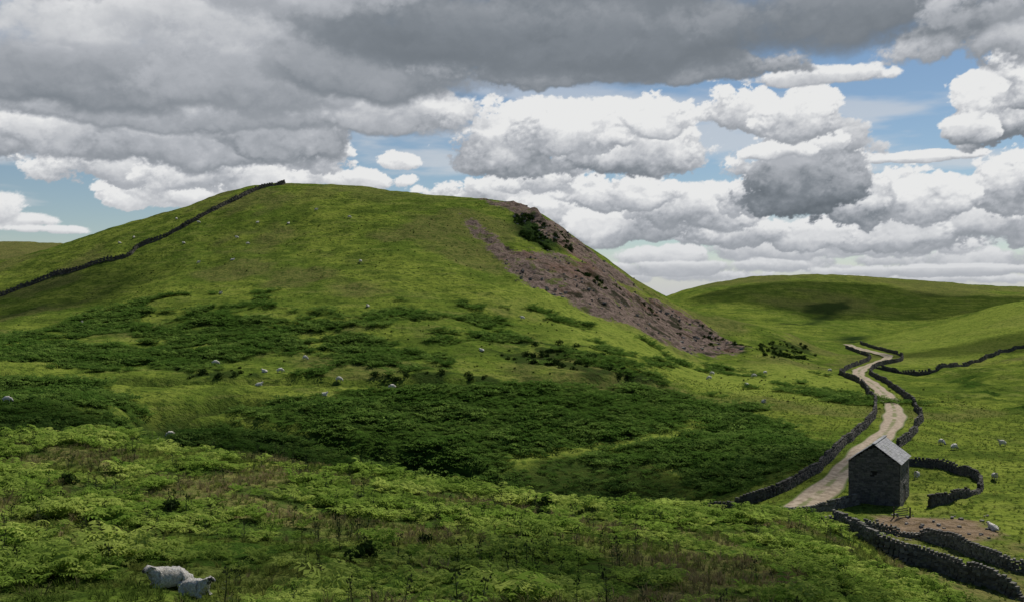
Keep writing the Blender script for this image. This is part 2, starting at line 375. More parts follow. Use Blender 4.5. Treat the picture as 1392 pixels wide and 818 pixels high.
# ------------------------------------------------------------------ stones
BV=np.array([(-1,-1,-1),(1,-1,-1),(1,1,-1),(-1,1,-1),(-1,-1,1),(1,-1,1),(1,1,1),(-1,1,1)])*.5
BF=np.array([(0,3,2,1),(4,5,6,7),(0,1,5,4),(1,2,6,5),(2,3,7,6),(3,0,4,7)])
def boxes(name,cen,t,nrm,up,dims,mats,jit=.12,link=True):
    n=len(cen);b=BV[None]*(1+rng.uniform(-jit,jit,(n,8,3)))
    b=b*dims[:,None,:]
    v=cen[:,None,:]+b[...,0:1]*t[:,None,:]+b[...,1:2]*nrm[:,None,:]+b[...,2:3]*up[:,None,:]
    f=(np.arange(n)[:,None,None]*8+BF[None]).reshape(-1,4)
    return mesh_from(name,v.reshape(-1,3),f,mats,False,link=link)
def wall(pts,h=1.35,w=.6,sl=.42,m=None,name='dry_stone_wall',courses=6):
    p=smooth(pts,sl*.95)
    p=p+np.stack([fbm(p[:,0],p[:,1],9,2,83)-.5,fbm(p[:,0],p[:,1],9,2,84)-.5],1)*1.2
    tg=np.gradient(p,axis=0);tg/=np.linalg.norm(tg,axis=1)[:,None]+1e-9
    n=len(p);zg=H(p[:,0],p[:,1])
    hv=h*(1+.22*(fbm(p[:,0],p[:,1],5,3,81)-.5)*2)
    hv*=1-.5*sstep(.68,.74,fbm(p[:,0],p[:,1],7,2,82))
    C=[];Tn=[];Nn=[];D=[]
    ch=1.0/courses
    for k in range(courses+1):
        top=k==courses
        s=rng.uniform(-.5,.5)*sl
        for i in range(n):
            if top and rng.random()<.12: continue
            hh=hv[i];cz=zg[i]-.15+(k+.5)*ch*hh
            ww=w*(1-.35*k/courses)*rng.uniform(.85,1.12)
            an=math.atan2(tg[i,1],tg[i,0])+rng.uniform(-.12,.12)
            t_=np.array([math.cos(an),math.sin(an),rng.uniform(-.06,.06)])
            C.append((p[i,0]+tg[i,0]*s,p[i,1]+tg[i,1]*s,cz+(.04 if top else 0)));Tn.append(t_);Nn.append((-math.sin(an),math.cos(an),0))
            D.append((sl*rng.uniform(.75,1.2)*(.6 if top else 1),ww*(.9 if top else 1),ch*hh*rng.uniform(.85,1.2)*(1.2 if top else 1)))
    C=np.array(C);n2=len(C)
    o=boxes(name,C,np.array(Tn),np.array(Nn),np.tile((0,0,1.0),(n2,1)),np.array(D),[m or m_wall],.15)
    return o
FW=lambda l,a=95,b=1100:pline(l,a,b)
wall(FW([(962,700),(1010,690),(1060,672),(1100,647),(1140,614),(1170,586),(1188,562),(1186,542),(1170,521),(1143,509),(1160,498),(1182,488),(1172,481),(1150,473)],105),1.35,.7,.55,m_wallfar,courses=5)
wall(FW([(1222,608),(1243,588),(1250,567),(1238,546),(1208,523),(1183,507),(1196,497),(1222,491),(1224,483),(1200,476),(1170,467)],105),1.25,.7,.6,m_wallfar,courses=4)
wall(FW([(1192,501),(1225,505),(1262,507),(1300,500),(1350,485),(1392,471),(1500,440),(1620,415)],105),1.2,.7,.9,m_wallfar,courses=3)
wall(FW([(1050,712),(1078,713),(1104,718),(1140,730)],97)+FW([(1185,749),(1250,774),(1320,797),(1392,820),(1560,872)],70),1.5,.7,.38,m_wall,courses=7)
wall(FW([(1170,720),(1230,727),(1290,743),(1350,765),(1392,783),(1560,846)],90),1.2,.65,.38,m_wall,courses=6)
wall(FW([(1072,704),(1100,699),(1135,692),(1166,684)],100),1.1,.6,.42,m_wall,courses=6)
wall(FW([(1232,632),(1262,634),(1300,641),(1332,652),(1326,668),(1300,677),(1262,684)],110),1.25,.6,.45,m_wallfar,courses=6)
wall(FW([(-420,500),(-250,452),(-100,420),(0,400),(60,382),(110,369),(170,349),(190,336),(230,319),(280,293),(320,273),(350,260),(385,252)],250),1.6,.9,1.1,m_wallfar,courses=4)

# ------------------------------------------------------------------ barn
def emp(name,loc=(0,0,0)):
    e=bpy.data.objects.new(name,None);e.location=loc;COL.objects.link(e);e.empty_display_size=.5;return e
cr=np.array([45.1,116.0]);d=np.array([math.sin(math.radians(29.5)),math.cos(math.radians(29.5))]);wv=np.array([-d[1],d[0]])
Wd,Ln,Eh,Ah=5.6,7.4,5.1,7.1
zb=-24.05
barn=emp('stone_barn',(cr[0],cr[1],zb))
def L3(a,b,c): # a across gable (right->left), b along ridge, c up
    q=wv*a+d*b;return (q[0],q[1],c)
def par(o,p=barn): o.parent=p;return o
cv=[L3(a,b,c) for b in (0,Ln) for a,c in ((0,-.5),(Wd,-.5),(Wd,Eh),(Wd/2,Ah),(0,Eh))]
me=bpy.data.meshes.new('walls');me.from_pydata(cv,[],[(0,1,2,3,4),(9,8,7,6,5),(0,4,9,5),(1,6,7,2),(2,7,8,3),(3,8,9,4)]);me.materials.append(m_core)
o=bpy.data.objects.new('walls',me);COL.objects.link(o);par(o)
C=[];Tn=[];Nn=[];D=[]
w3=np.array([*wv,0]);d3=np.array([*d,0])
def facing(length,origin,tdir,ndir,gable,holes=()):
    zc=-.3
    while zc<(Ah if gable else Eh)-.05:
        chh=rng.uniform(.16,.26);s=rng.uniform(-.2,0)
        while s<length:
            l=rng.uniform(.25,.6);m_=s+l/2;lo=max(s,0);hi=min(s+l,length)
            if hi-lo>.1:
                cx_=(lo+hi)/2;zz=zc+chh/2
                top=Eh+(Ah-Eh)*(1-abs(cx_-length/2)/(length/2))-.08 if gable else Eh
                ok=zz<top
                for (h0,h1,z0,z1) in holes:
                    if h0<cx_<h1 and z0<zz<z1: ok=False
                if ok:
                    c_=np.array(origin)+tdir*cx_+ndir*rng.uniform(.0,.03);C.append((c_[0],c_[1],zz));Tn.append(tdir);Nn.append(ndir)
                    D.append((hi-lo-.02,.16,chh-.02))
            s+=l
        zc+=chh
facing(Wd,(0,0,0),w3,-d3,True,[(2.55,3.05,3.3,4.1)])
facing(Wd,d3*Ln,w3,d3,True)
facing(Ln,(0,0,0),d3,-w3,False,[(2.8,4.4,-.3,2.3),(5.4,6.0,3.2,3.9)])
facing(Ln,w3*Wd,d3,w3,False)
par(boxes('wall_stones',np.array(C),np.array(Tn),np.array(Nn),np.tile((0,0,1.),(len(C),1)),np.array(D),[m_barn],.06))
# roof
C=[];Tn=[];Nn=[];D=[];U=[]
for side in (0,1):
    a0=-.25 if side==0 else Wd+.25;
    e0=np.array(L3(a0,0,Eh-.15));r0=np.array(L3(Wd/2,0,Ah+.05))
    sl=r0-e0;Ls=np.linalg.norm(sl);sl/=Ls;up=np.cross(d3,sl);up=up if up[2]>0 else -up
    rws=11
    for r in range(rws):
        b=-.25+rng.uniform(-.2,0)
        while b<Ln+.25:
            l=rng.uniform(.35,.6);lo=max(b,-.25);hi=min(b+l,Ln+.25)
            if hi-lo>.08:
                c_=e0+sl*(r+.5)*Ls/rws+d3*(lo+hi)/2+up*(.08+rng.uniform(0,.02))
                C.append(c_);Tn.append(d3);Nn.append(sl+up*(-.06));U.append(up);D.append((hi-lo-.015,Ls/rws*1.12,.045))
            b+=l
b=-.28
while b<Ln+.2:
    C.append(np.array(L3(Wd/2,b+.3,Ah+.16)));Tn.append(d3);Nn.append(w3);U.append(np.array((0,0,1.)));D.append((.57,.4,.12));b+=.6
par(boxes('roof',np.array(C),np.array(Tn),np.array(Nn),np.array(U),np.array(D),[m_slate],.04))
def obox(name,c_,t,nrm,dims,m,jit=.01): return par(boxes(name,np.array([c_]),np.array([t]),np.array([nrm]),np.array([(0,0,1.)]),np.array([dims]),[m],jit))
obox('door',np.array(L3(-.03,3.6,1.0)),d3,-w3,(1.55,.06,2.3),m_wood)
obox('door_lintel',np.array(L3(-.05,3.6,2.4)),d3,-w3,(2.0,.2,.22),m_barn)
obox('window_sill',np.array(L3(2.8,-.06,3.28)),w3,-d3,(.75,.2,.12),m_barn)
obox('window_lintel',np.array(L3(2.8,-.06,4.18)),w3,-d3,(.8,.2,.16),m_barn)

gx,gy=hit(1226,703,95);gz=H1(gx,gy);gate=emp('wooden_gate',(gx,gy,gz))
bb=[((-.9,0,.5),(.12,.12,1.2)),((.9,0,.5),(.12,.12,1.2))]+[((0,0,.2+.24*i),(1.72,.05,.08)) for i in range(4)]
o=boxes('gate_bars',np.array([b[0] for b in bb]),np.tile((.9,.43,0),(6,1)),np.tile((-.43,.9,0),(6,1)),np.tile((0,0,1.),(6,1)),np.array([b[1] for b in bb]),[m_wood],.02);o.parent=gate

C=[];D=[]
for i in range(60):
    a,b=hit(rng.uniform(1170,1350),rng.uniform(695,735),95);s=rng.uniform(.12,.38);C.append((a,b,H1(a,b)+s*.2));D.append((s*1.3,s,s*.7))
ang=rng.uniform(0,6.28,60);tt=np.stack([np.cos(ang),np.sin(ang),np.zeros(60)],1);n_=np.stack([-np.sin(ang),np.cos(ang),np.zeros(60)],1)
boxes('loose_stones',np.array(C),tt,n_,np.tile((0,0,1.),(60,1)),np.array(D),[m_rock],.25)
# boulders and outcrops in the eroded scar
C=[];D=[]
while len(C)<420:
    q=np.array(screeP[1] if rng.random()<.6 else (rockP if rng.random()<.5 else screeP[2]));a=rng.uniform(q[:,0].min(),q[:,0].max());b=rng.uniform(q[:,1].min(),q[:,1].max())
    if polymask(q,np.array([a]),np.array([b]),1.0)[0]<.5: continue
    s=rng.uniform(.2,.8)*(1.4 if rng.random()<.1 else 1);C.append((a,b,H1(a,b)+s*.15));D.append((s*1.3,s,s*.8))
ang=rng.uniform(0,6.28,420);tt=np.stack([np.cos(ang),np.sin(ang),np.zeros(420)],1);n_=np.stack([-np.sin(ang),np.cos(ang),np.zeros(420)],1)
boxes('scree_boulders',np.array(C),tt,n_,np.tile((0,0,1.),(420,1)),np.array(D),[m_rock],.3)

# ------------------------------------------------------------------ plants (source meshes)
def fern(seed,nf=9,np_=7,size=1.0,m=None):
    r=np.random.default_rng(seed);V=[];Fc=[]
    for f in range(nf):
        a=f/nf*6.283+r.uniform(-.3,.3);L=size*r.uniform(.7,1.1);lift=r.uniform(.6,1.15)
        dr=np.array([math.cos(a),math.sin(a),0]);sd=np.array([-math.sin(a),math.cos(a),0])
        pts=[]
        for k in range(np_+2):
            t=k/(np_+1);pts.append(dr*L*(t*.85)+np.array([0,0,L*lift*(t*1.5-1.05*t*t)]))
        for k in range(1,np_+1):
            wl=L*.42*(1-k/(np_+1.0))**.7*(.55 if k==1 else 1);hw_=L/(np_+1)*.42
            tg=pts[k+1]-pts[k]
            for s in (-1,1):
                b=len(V);p0=pts[k];tip=p0+sd*s*wl+tg*.6+np.array([0,0,-wl*.25+r.uniform(-.03,.03)])
                tn=tg/np.linalg.norm(tg)
                V+= [p0-tn*hw_,p0+sd*s*wl*.5-tn*hw_*.9+tg*.15,tip,p0+sd*s*wl*.5+tn*hw_*1.1+tg*.2]
                Fc.append((b,b+1,b+2,b+3))
    return mesh_from('fern_plant',np.array(V),np.array(Fc),[m or m_fern],False,link=False)
def tuft(seed,nb=16,h=.4,m=None,spread=.22,w=.018):
    r=np.random.default_rng(seed);V=[];Fc=[]
    for i in range(nb):
        a=r.uniform(0,6.283);q=r.uniform(0,spread)*.5;b0=np.array([math.cos(a)*q,math.sin(a)*q,-.03]);hh=h*r.uniform(.5,1.1)
        ln=np.array([math.cos(a),math.sin(a),0])*hh*r.uniform(.2,1.0);sd=np.array([-math.sin(a+r.uniform(-1,1)),math.cos(a),0])*w
        b=len(V);V+=[b0-sd,b0+sd,b0+ln*.4+sd*.8+np.array([0,0,hh*.6]),b0+ln*.4-sd*.8+np.array([0,0,hh*.6]),b0+ln+np.array([0,0,hh*.8])+sd*.1,b0+ln+np.array([0,0,hh*.8])-sd*.1]
        Fc+=[(b,b+1,b+2,b+3),(b+3,b+2,b+4,b+5)]
    return mesh_from('grass_tuft',np.array(V),np.array(Fc),[m or m_grass],False,link=False)
def bush(seed,n=170,m=None,ls=.11):
    r=np.random.default_rng(seed);V=[];Fc=[]
    lob=[(r.uniform(-.45,.45),r.uniform(-.45,.45),r.uniform(.25,.6),r.uniform(.25,.5)) for _ in range(6)]
    for i in range(n):
        l=lob[i%6];v=r.normal(size=3);v/=np.linalg.norm(v);p=np.array(l[:3])+v*l[3]*r.uniform(.6,1.05);p[2]=max(p[2],0.02)
        a=r.normal(size=3);a/=np.linalg.norm(a);b_=np.cross(a,v);b_/=np.linalg.norm(b_)+1e-6;s=ls*r.uniform(.6,1.4);b=len(V)
        V+=[p-a*s-b_*s*.5,p+a*s*.2-b_*s*.7,p+a*s*1.2+b_*.3*s,p-a*s*.1+b_*s*.8];Fc.append((b,b+1,b+2,b+3))
    return mesh_from('gorse_bush',np.array(V),np.array(Fc),[m or m_bush],False,link=False)
def thistle(seed):
    r=np.random.default_rng(seed);V=[];Fc=[];h=1.0
    def q(a,b_,c_,d_): 
        k=len(V);V.extend([a,b_,c_,d_]);Fc.append((k,k+1,k+2,k+3))
    w=.018
    for s in ((1,0),(0,1)):
        sd=np.array([s[0],s[1],0])*w;q(-sd,sd,sd*.5+[0,0,h],-sd*.5+[0,0,h])
    for i in range(16):
        z0=r.uniform(.02,.8);a=r.uniform(0,6.28);L=.28*(1.1-z0);dr=np.array([math.cos(a),math.sin(a),.35]);sd=np.array([-math.sin(a),math.cos(a),0])*.035
        p=np.array([0,0,z0]);q(p-sd*.3,p+dr*L*.5-sd,p+dr*L,p+dr*L*.5+sd)
    for i in range(6):
        a=r.uniform(0,6.28);p=np.array([math.cos(a)*.1,math.sin(a)*.1,h*r.uniform(.75,1.05)]);s=.04
        q(p+[-s,0,0],p+[0,0,-s],p+[s,0,0],p+[0,0,s*1.5]);q(p+[0,-s,0],p+[0,0,-s],p+[0,s,0],p+[0,0,s*1.5])
    return mesh_from('thistle',np.array(V),np.array(Fc),[m_thist],False,link=False)
def src(name,obs):
    c=bpy.data.collections.new(name)
    for o in obs: c.objects.link(o)
    return c
cf=src('fern_sources',[fern(i) for i in range(5)])
cb=src('bracken_sources',[fern(20+i,7,3,1.0,m_fernfar) for i in range(5)])
cg=src('grass_sources',[tuft(i,16,.38) for i in range(5)])
cd=src('dry_grass_sources',[tuft(30+i,14,.6,m_dry,.3) for i in range(4)])
cbu=src('gorse_sources',[bush(40+i) for i in range(5)])
ct=src('thistle_sources',[thistle(50+i) for i in range(4)])
def scatter(name,coll,x,y,smin,smax,sink=0.0,tilt=.15,scl=None):
    n=len(x)
    if n==0: return
    z=H(x,y)-sink
    me=bpy.data.meshes.new(name);me.vertices.add(n);me.vertices.foreach_set('co',np.stack([x,y,z],1).astype(np.float32).ravel())
    r=me.attributes.new('rot','FLOAT_VECTOR','POINT');r.data.foreach_set('vector',np.stack([rng.normal(0,tilt,n),rng.normal(0,tilt,n),rng.uniform(0,6.28,n)],1).astype(np.float32).ravel())
    s=me.attributes.new('scl','FLOAT','POINT');s.data.foreach_set('value',(rng.uniform(smin,smax,n)*(1 if scl is None else scl)).astype(np.float32))
    o=bpy.data.objects.new(name,me);COL.objects.link(o)
    ng=bpy.data.node_groups.new(name+'_gn','GeometryNodeTree')
    ng.interface.new_socket('Geometry',in_out='INPUT',socket_type='NodeSocketGeometry');ng.interface.new_socket('Geometry',in_out='OUTPUT',socket_type='NodeSocketGeometry')
    gi=ng.nodes.new('NodeGroupInput');go=ng.nodes.new('NodeGroupOutput');ip=ng.nodes.new('GeometryNodeInstanceOnPoints')
    ci=ng.nodes.new('GeometryNodeCollectionInfo');ci.inputs['Collection'].default_value=coll;ci.inputs['Separate Children'].default_value=True;ci.inputs['Reset Children'].default_value=True
    na=ng.nodes.new('GeometryNodeInputNamedAttribute');na.data_type='FLOAT_VECTOR';na.inputs['Name'].default_value='rot'
    nb_=ng.nodes.new('GeometryNodeInputNamedAttribute');nb_.data_type='FLOAT';nb_.inputs['Name'].default_value='scl'
    l=ng.links.new;l(gi.outputs[0],ip.inputs['Points']);l(ci.outputs[0],ip.inputs['Instance']);ip.inputs['Pick Instance'].default_value=True
    l(na.outputs[0],ip.inputs['Rotation']);l(nb_.outputs[0],ip.inputs['Scale']);l(ip.outputs[0],go.inputs[0])
    md=o.modifiers.new('scatter','NODES');md.node_group=ng
    return o
def inview(x,y,a=-130,b=1520):
    p=x/y*F+CX;return (p>a)&(p<b)
def cand(n,x0,x1,y0,y1):
    x=rng.uniform(x0,x1,n);y=rng.uniform(y0,y1,n);k=inview(x,y);return x[k],y[k]
notwall=lambda x,y:Hbase(x,y)>-23.2
x,y=cand(14000,-75,65,26,104);k=(rng.random(len(x))<fore_bracken(x,y)*.85+.02)&notwall(x,y);x,y=x[k],y[k]
scatter('bracken_foreground',cf,x,y,.5,1.2,.0,scl=.75+.9*sstep(.4,.65,fbm(x,y,5,3,95)))
x,y=cand(65000,-75,65,26,108);k=notwall(x,y);x,y=x[k],y[k];r=rng.random(len(x))
dr_=np.clip(sstep(.46,.60,fbm(x,y,10,4,72))*.7+sstep(-15,10,x)*sstep(75,50,y)*.6,0,1)
k=(r<dr_*.5)&(fore_bracken(x,y)<.5);scatter('dry_grass',cd,x[k],y[k],.4,1.2)
k=~k&(r<.8)&(fore_bracken(x,y)<.5);scatter('grass',cg,x[k],y[k],.4,1.25)
x,y=cand(3500,-75,65,30,100);k=notwall(x,y)&(fbm(x,y,7,3,90)>.5);scatter('thistles',ct,x[k][:900],y[k][:900],.45,1.35,tilt=.1)
x,y=cand(80000,-150,95,105,345);k=rng.random(len(x))<bracken(x,y);x,y=x[k],y[k]
scatter('bracken_bank',cb,x,y,.6,1.9,.0,scl=.7+.7*sstep(.35,.65,fbm(x,y,6,3,96)))
xs=[];ys=[]
for q,dn in [(q,.14) for q in gorseP]+[(rockP,.5),(rock2P,.4),(rock3P,.12)]:
    q=np.array(q);A=(np.ptp(q[:,0])*np.ptp(q[:,1]));n=int(A*dn);x=rng.uniform(q[:,0].min(),q[:,0].max(),n);y=rng.uniform(q[:,1].min(),q[:,1].max(),n)
    k=(polymask(q,x,y,1.5,3,6,68)>.5)&(fbm(x,y,6,3,69)>.44);xs.append(x[k]);ys.append(y[k])
x=np.concatenate(xs);y=np.concatenate(ys)
scatter('gorse_bushes',cbu,x,y,.4,1.5,.15)
x,y=cand(1800,-140,110,205,420);k=fbm(x,y,25,3,91)>.5;scatter('rush_clumps',cbu,x[k],y[k],.12,.45,.05)
fb_=[(232,692,1.0),(272,712,1.1),(740,690,1.3),(846,702,1.2),(800,700,.9),(577,738,1.0),(92,664,.7),(735,706,1.0),(495,770,1.1)]
pp=[hit(a,b,30,100) for a,b,c in fb_];scatter('hawthorn_shrubs',cbu,np.array([p[0] for p in pp]),np.array([p[1] for p in pp]),.7,1.1,.05)
x,y=cand(14000,20,110,78,250);k=(pdist(x,y,road_c)>2.6)&(y>80)&(polymask(yardP,x,y,1)<.5);scatter('pasture_tussocks',cg,x[k],y[k],.4,1.1)

# ------------------------------------------------------------------ sheep
def skin(name,nodes,edges,root,mfun):
    me=bpy.data.meshes.new(name+'_sk');me.from_pydata([n[0] for n in nodes],edges and [tuple(e) for e in edges],[])
    o=bpy.data.objects.new(name+'_sk',me);COL.objects.link(o)
    o.modifiers.new('s','SKIN');sv=me.skin_vertices[0].data
    for i,n in enumerate(nodes):
        r=n[1];sv[i].radius=r if isinstance(r,tuple) else (r,r)
        sv[i].use_root=(i==root)
    sb=o.modifiers.new('b','SUBSURF');sb.levels=3;sb.render_levels=3
    dg=bpy.context.evaluated_depsgraph_get();dg.update();ev=o.evaluated_get(dg);m2=bpy.data.meshes.new_from_object(ev);m2.name=name
    bpy.data.objects.remove(o)
    m2.materials.clear();m2.materials.append(m_wool);m2.materials.append(m_face)
    for p in m2.polygons:
        p.use_smooth=True;p.material_index=mfun(p.center)
    nv=len(m2.vertices);co=np.zeros(nv*3);m2.vertices.foreach_get('co',co);co=co.reshape(-1,3);nn=np.zeros(nv*3);m2.vertices.foreach_get('normal',nn);nn=nn.reshape(-1,3)
    wl=np.array([1-mfun(Vector(c)) for c in co])
    dsp=(fbm(co[:,0]*1.3+co[:,2],co[:,1]*1.2+co[:,2]*.7,.09,3,5)-.5)*.09*wl
    co=co+nn*dsp[:,None];m2.vertices.foreach_set('co',co.ravel());m2.update()
    return m2
def sheep_mesh(kind):
    if kind=='graze':
        n=[((-.50,0,.66),.22),((-.25,0,.68),.28),((.05,0,.66),.30),((.34,0,.68),.25),((.52,0,.60),.17),((.68,0,.38),.12),((.76,0,.24),.085),((.84,0,.10),.055)]
        hx=.62
    else:
        n=[((-.50,0,.66),.22),((-.25,0,.68),.28),((.05,0,.66),.30),((.34,0,.70),.25),((.50,0,.84),.17),((.58,0,1.0),.12),((.68,0,1.0),.085),((.82,0,.93),.055)]
        hx=.56
    e=[(i,i+1) for i in range(7)]
    for sx in (-1,1):
        b=len(n);n+=[((-.46,sx*.15,.50),.12),((-.40,sx*.15,.40),.085),((-.50,sx*.15,.24),.042),((-.46,sx*.15,.03),.035)];e+=[(0,b),(b,b+1),(b+1,b+2),(b+2,b+3)]
        b=len(n);n+=[((.32,sx*.14,.46),.09),((.33,sx*.14,.26),.045),((.31,sx*.14,.03),.034)];e+=[(3,b),(b,b+1),(b+1,b+2)]
        hd=n[6][0] if kind=='graze' else n[5][0]
        b=len(n);n+=[((hd[0]-.02,sx*.10,hd[2]+.03),.03),((hd[0]-.04,sx*.19,hd[2]+.0),.018)];e+=[(6 if kind=='graze' else 5,b),(b,b+1)]
    b=len(n);n+=[((-.70,0,.56),.05),((-.72,0,.38),.035)];e+=[(0,b),(b,b+1)]
    def mf(c): return 1 if (c.z<.34 and c.x<.5) or (c.x>hx+.04 and (c.z<.36 or c.z>.9)) else 0
    return skin('sheep_'+kind,n,e,2,mf)
def sheep_lying():
    n=[((-.48,0,.27),.22),((-.25,0,.30),.28),((.05,0,.31),.30),((.34,0,.34),.25),((.50,0,.50),.16),((.60,.06,.66),.115),((.70,.12,.66),.085),((.82,.18,.58),.055)]
    e=[(i,i+1) for i in range(7)]
    for sx in (-1,1):
        b=len(n);n+=[((-.30,sx*.26,.16),.12),((-.14,sx*.32,.09),.06),((-.36,sx*.36,.05),.04)];e+=[(0,b),(b,b+1),(b+1,b+2)]
        b=len(n);n+=[((.38,sx*.20,.14),.09),((.56,sx*.22,.07),.045),((.38,sx*.26,.04),.035)];e+=[(3,b),(b,b+1),(b+1,b+2)]
        b=len(n);n+=[((.58-sx*.04,.06+sx*.10,.70),.03),((.56-sx*.08,.06+sx*.19,.69),.018)];e+=[(5,b),(b,b+1)]
    b=len(n);n+=[((-.70,0,.2),.05)];e+=[(0,b)]
    def mf(c): return 1 if c.z<.075 or c.x>.66 else 0
    return skin('sheep_lying',n,e,2,mf)
mg,ms,ml=sheep_mesh('graze'),sheep_mesh('stand'),sheep_lying()
def put(px_,py_,ymin=105,mesh=None,yaw=None,sc=1.0,ymax=1000):
    a,b=hit(px_,py_,ymin,ymax);o=bpy.data.objects.new('sheep',mesh or random.choice([mg,mg,ms,ml]))
    o.location=(a,b,H1(a,b)-.02+(bracken(np.array([a]),np.array([b]))[0]*.3 if b>105 else 0));o.rotation_euler=(0,0,random.uniform(0,6.28) if yaw is None else yaw);o.scale=(sc,)*3;COL.objects.link(o)
for p in [(270,356),(163,333),(112,437),(490,358),(415,493),(293,496),(360,510),(381,510),(352,526),(461,518),(533,527),(440,541),(10,552),(215,592),(232,561),(710,430),(1040,507),(968,510),(964,517),(1025,512),(1038,550),(1015,524),(655,478),(1280,600),(1297,608),(1362,603),(1352,648),(322,323),(337,329),(392,301),(350,302),(250,331),(182,325),(240,300),(270,305),(316,352),(475,300),(500,420),(1128,505),(1246,652),(1350,745),(300,400),(430,290)]:
    put(*p,sc=1.1)
put(232,792,30,ml,3.7,1.35,90);put(264,804,30,ml,-.5,1.1,90)

# ------------------------------------------------------------------ sky : cloud dome over the physical sky
azd=np.concatenate([np.linspace(-110,-34.2,90),np.arange(-34,34,.048),np.linspace(34.1,110,90)])
eld=np.concatenate([np.arange(-3,19.5,.048),np.arange(20,40,.6)])
A,E=np.meshgrid(np.radians(azd),np.radians(eld),indexing='ij')
Ep=np.maximum(E,0.0)
X=A*7.0;Yc=8.5*.3**.65*(Ep+.09)**.35/.35
def cl(px_,py_):
    a0=math.atan((px_-CX)/F);return a0,math.atan((CY-py_)/math.hypot(F,px_-CX))
rgbL=np.full(A.shape,.62);alpha=np.zeros(A.shape)
# thin high streaks and horizon haze
ci_=fbm(X*.8,Yc*3.2,1,6,400,.55)
a_=sstep(.48,.72,ci_)*.6*sstep(.30,.16,E);a_=np.maximum(a_,.9*sstep(.06,.0,E))
rgbL=np.where(a_>0,.80-.10*sstep(.06,0,E),rgbL);alpha=a_
def over(sl,L,a):
    global rgbL,alpha
    A0=alpha[sl];L0=rgbL[sl]
    o=a+A0*(1-a);rgbL[sl]=np.where(o>1e-4,(L*a+L0*A0*(1-a))/np.maximum(o,1e-4),L0);alpha[sl]=o
def one(cx,cy,rx,ry,top,base,soft=.17,relief=1.0,seed=None,rough=1.3):
    one.n+=1;sd=500+one.n*37 if seed is None else seed
    a0,e0=cl(cx,cy);ra=rx/F*math.cos(a0)**2;re=ry/F*math.cos(a0)
    i0,i1=np.searchsorted(np.radians(azd),[a0-ra*1.9,a0+ra*1.9]);j0,j1=np.searchsorted(np.radians(eld),[e0-re*2.4,e0+re*2.6])
    if i1-i0<4 or j1-j0<4: return
    sl=(slice(i0,i1),slice(j0,j1));a=A[sl];e=E[sl]
    sc=1.0/math.sqrt(ra*re)   # features scale with cloud size
    sc=min(max(sc,9),30)
    x_=a*sc*.75+sd*1.7;y_=e*sc*1.0+sd*.9
    b_=fbm(x_,y_,1.0,8,sd,.60)
    wx_=(fbm(x_*4,y_*4,1,5,sd+3,.65)-.5)*.5;wy_=(fbm(x_*4,y_*4,1,5,sd+5,.65)-.5)*.5
    q1=x_*1.5+wx_*1.5;q2=y_*1.5+wy_*1.5
    p_=(puff(q1,q2,sd+11)+.5*puff(q1*2.2,q2*2.2,sd+13)+.26*puff(q1*4.7,q2*4.7,sd+17)+.14*puff(q1*10,q2*10,sd+21))/1.9
    u=(a-a0)/ra;v=(e-e0)/re
    vv=np.where(v<0,v*1.15,v*.95)
    r2=u*u+vv*vv
    d_=(1-r2)*.60+((b_-.5)*1.7+(p_-.55)*.65)*rough
    d_-=sstep(1.4,1.85,np.abs(u))*1.5+sstep(1.7,2.3,np.abs(v))*1.5
    al=sstep(0,soft,d_)
    def rl(f,dx,k):
        r=np.zeros_like(f);r[dx:-dx,:-k]=f[dx:-dx,:-k]-.6*f[dx:-dx,k:]-.4*f[2*dx:,k:]
        r[:dx]=0;return r
    k=max(2,int(.9/sc/math.radians(.048)*.10));k2=k*3
    hfld=np.minimum(d_,.55)*.8+p_*.5
    rel=np.zeros_like(d_)
    if d_.shape[1]>k2+2 and d_.shape[0]>8: rel=rl(hfld,2,k)*.5+rl(hfld,3,k2)*.42
    t=sstep(-.75,.65,v+(b_-.5)*2.4+(p_-.5)*.6)
    L=base+(top-base)*t+rel*.85*relief*(.35+.65*t)+.08*(1-sstep(0,.25,d_))*relief*(.3+t)
    over(sl,np.clip(L,.02,.93),al)
one.n=0
far=[(950,376,140,10,.72,.55),(1230,380,200,9,.72,.55),(1150,356,150,14,.78,.52),(1340,352,140,20,.8,.5),(1040,338,120,16,.82,.52),(905,350,80,14,.85,.55),(1210,335,110,16,.82,.5),(30,300,50,12,.9,.7),(60,312,60,6,.85,.7),(-60,280,80,30,.9,.6),(1000,365,200,10,.6,.5),(1300,368,200,8,.6,.5)]
for c_ in far: one(*c_,soft=.35,relief=.5)
for c_ in [(625,264,60,18,.92,.60),(690,262,70,26,.90,.5),(1390,300,90,42,.86,.42),(1290,302,120,40,.88,.42),(1180,318,110,26,.82,.40),(1020,320,120,22,.84,.42),
  (770,290,110,32,.92,.45),(870,305,100,30,.88,.38),(930,282,90,38,.92,.42),(840,262,76,26,.92,.5),(1370,248,66,42,.92,.42),(1255,266,72,34,.92,.45),(740,245,60,22,.95,.6),
  (490,243,62,15,.95,.75),(541,219,27,12,.95,.75),(1240,214,90,7,.8,.6)]: one(*c_,soft=.2)
one(1160,255,56,54,.88,.3);one(1015,262,42,42,.95,.55);one(1090,240,90,56,.58,.12,relief=.8)
one(1100,192,56,16,.95,.6);one(1060,205,46,13,.95,.6)
one(700,195,100,44,.93,.38);one(850,190,95,46,.93,.32);one(780,172,86,33,.97,.5);one(895,160,42,26,.97,.6)
one(1010,150,56,35,.95,.5);one(1090,158,58,34,.95,.5)
one(1365,145,66,56,.95,.28);one(1318,178,36,18,.86,.35);one(1440,120,90,75,.95,.35)
one(1100,104,100,12,.80,.6,soft=.35)
one(-60,170,130,60,.70,.42,soft=.3)
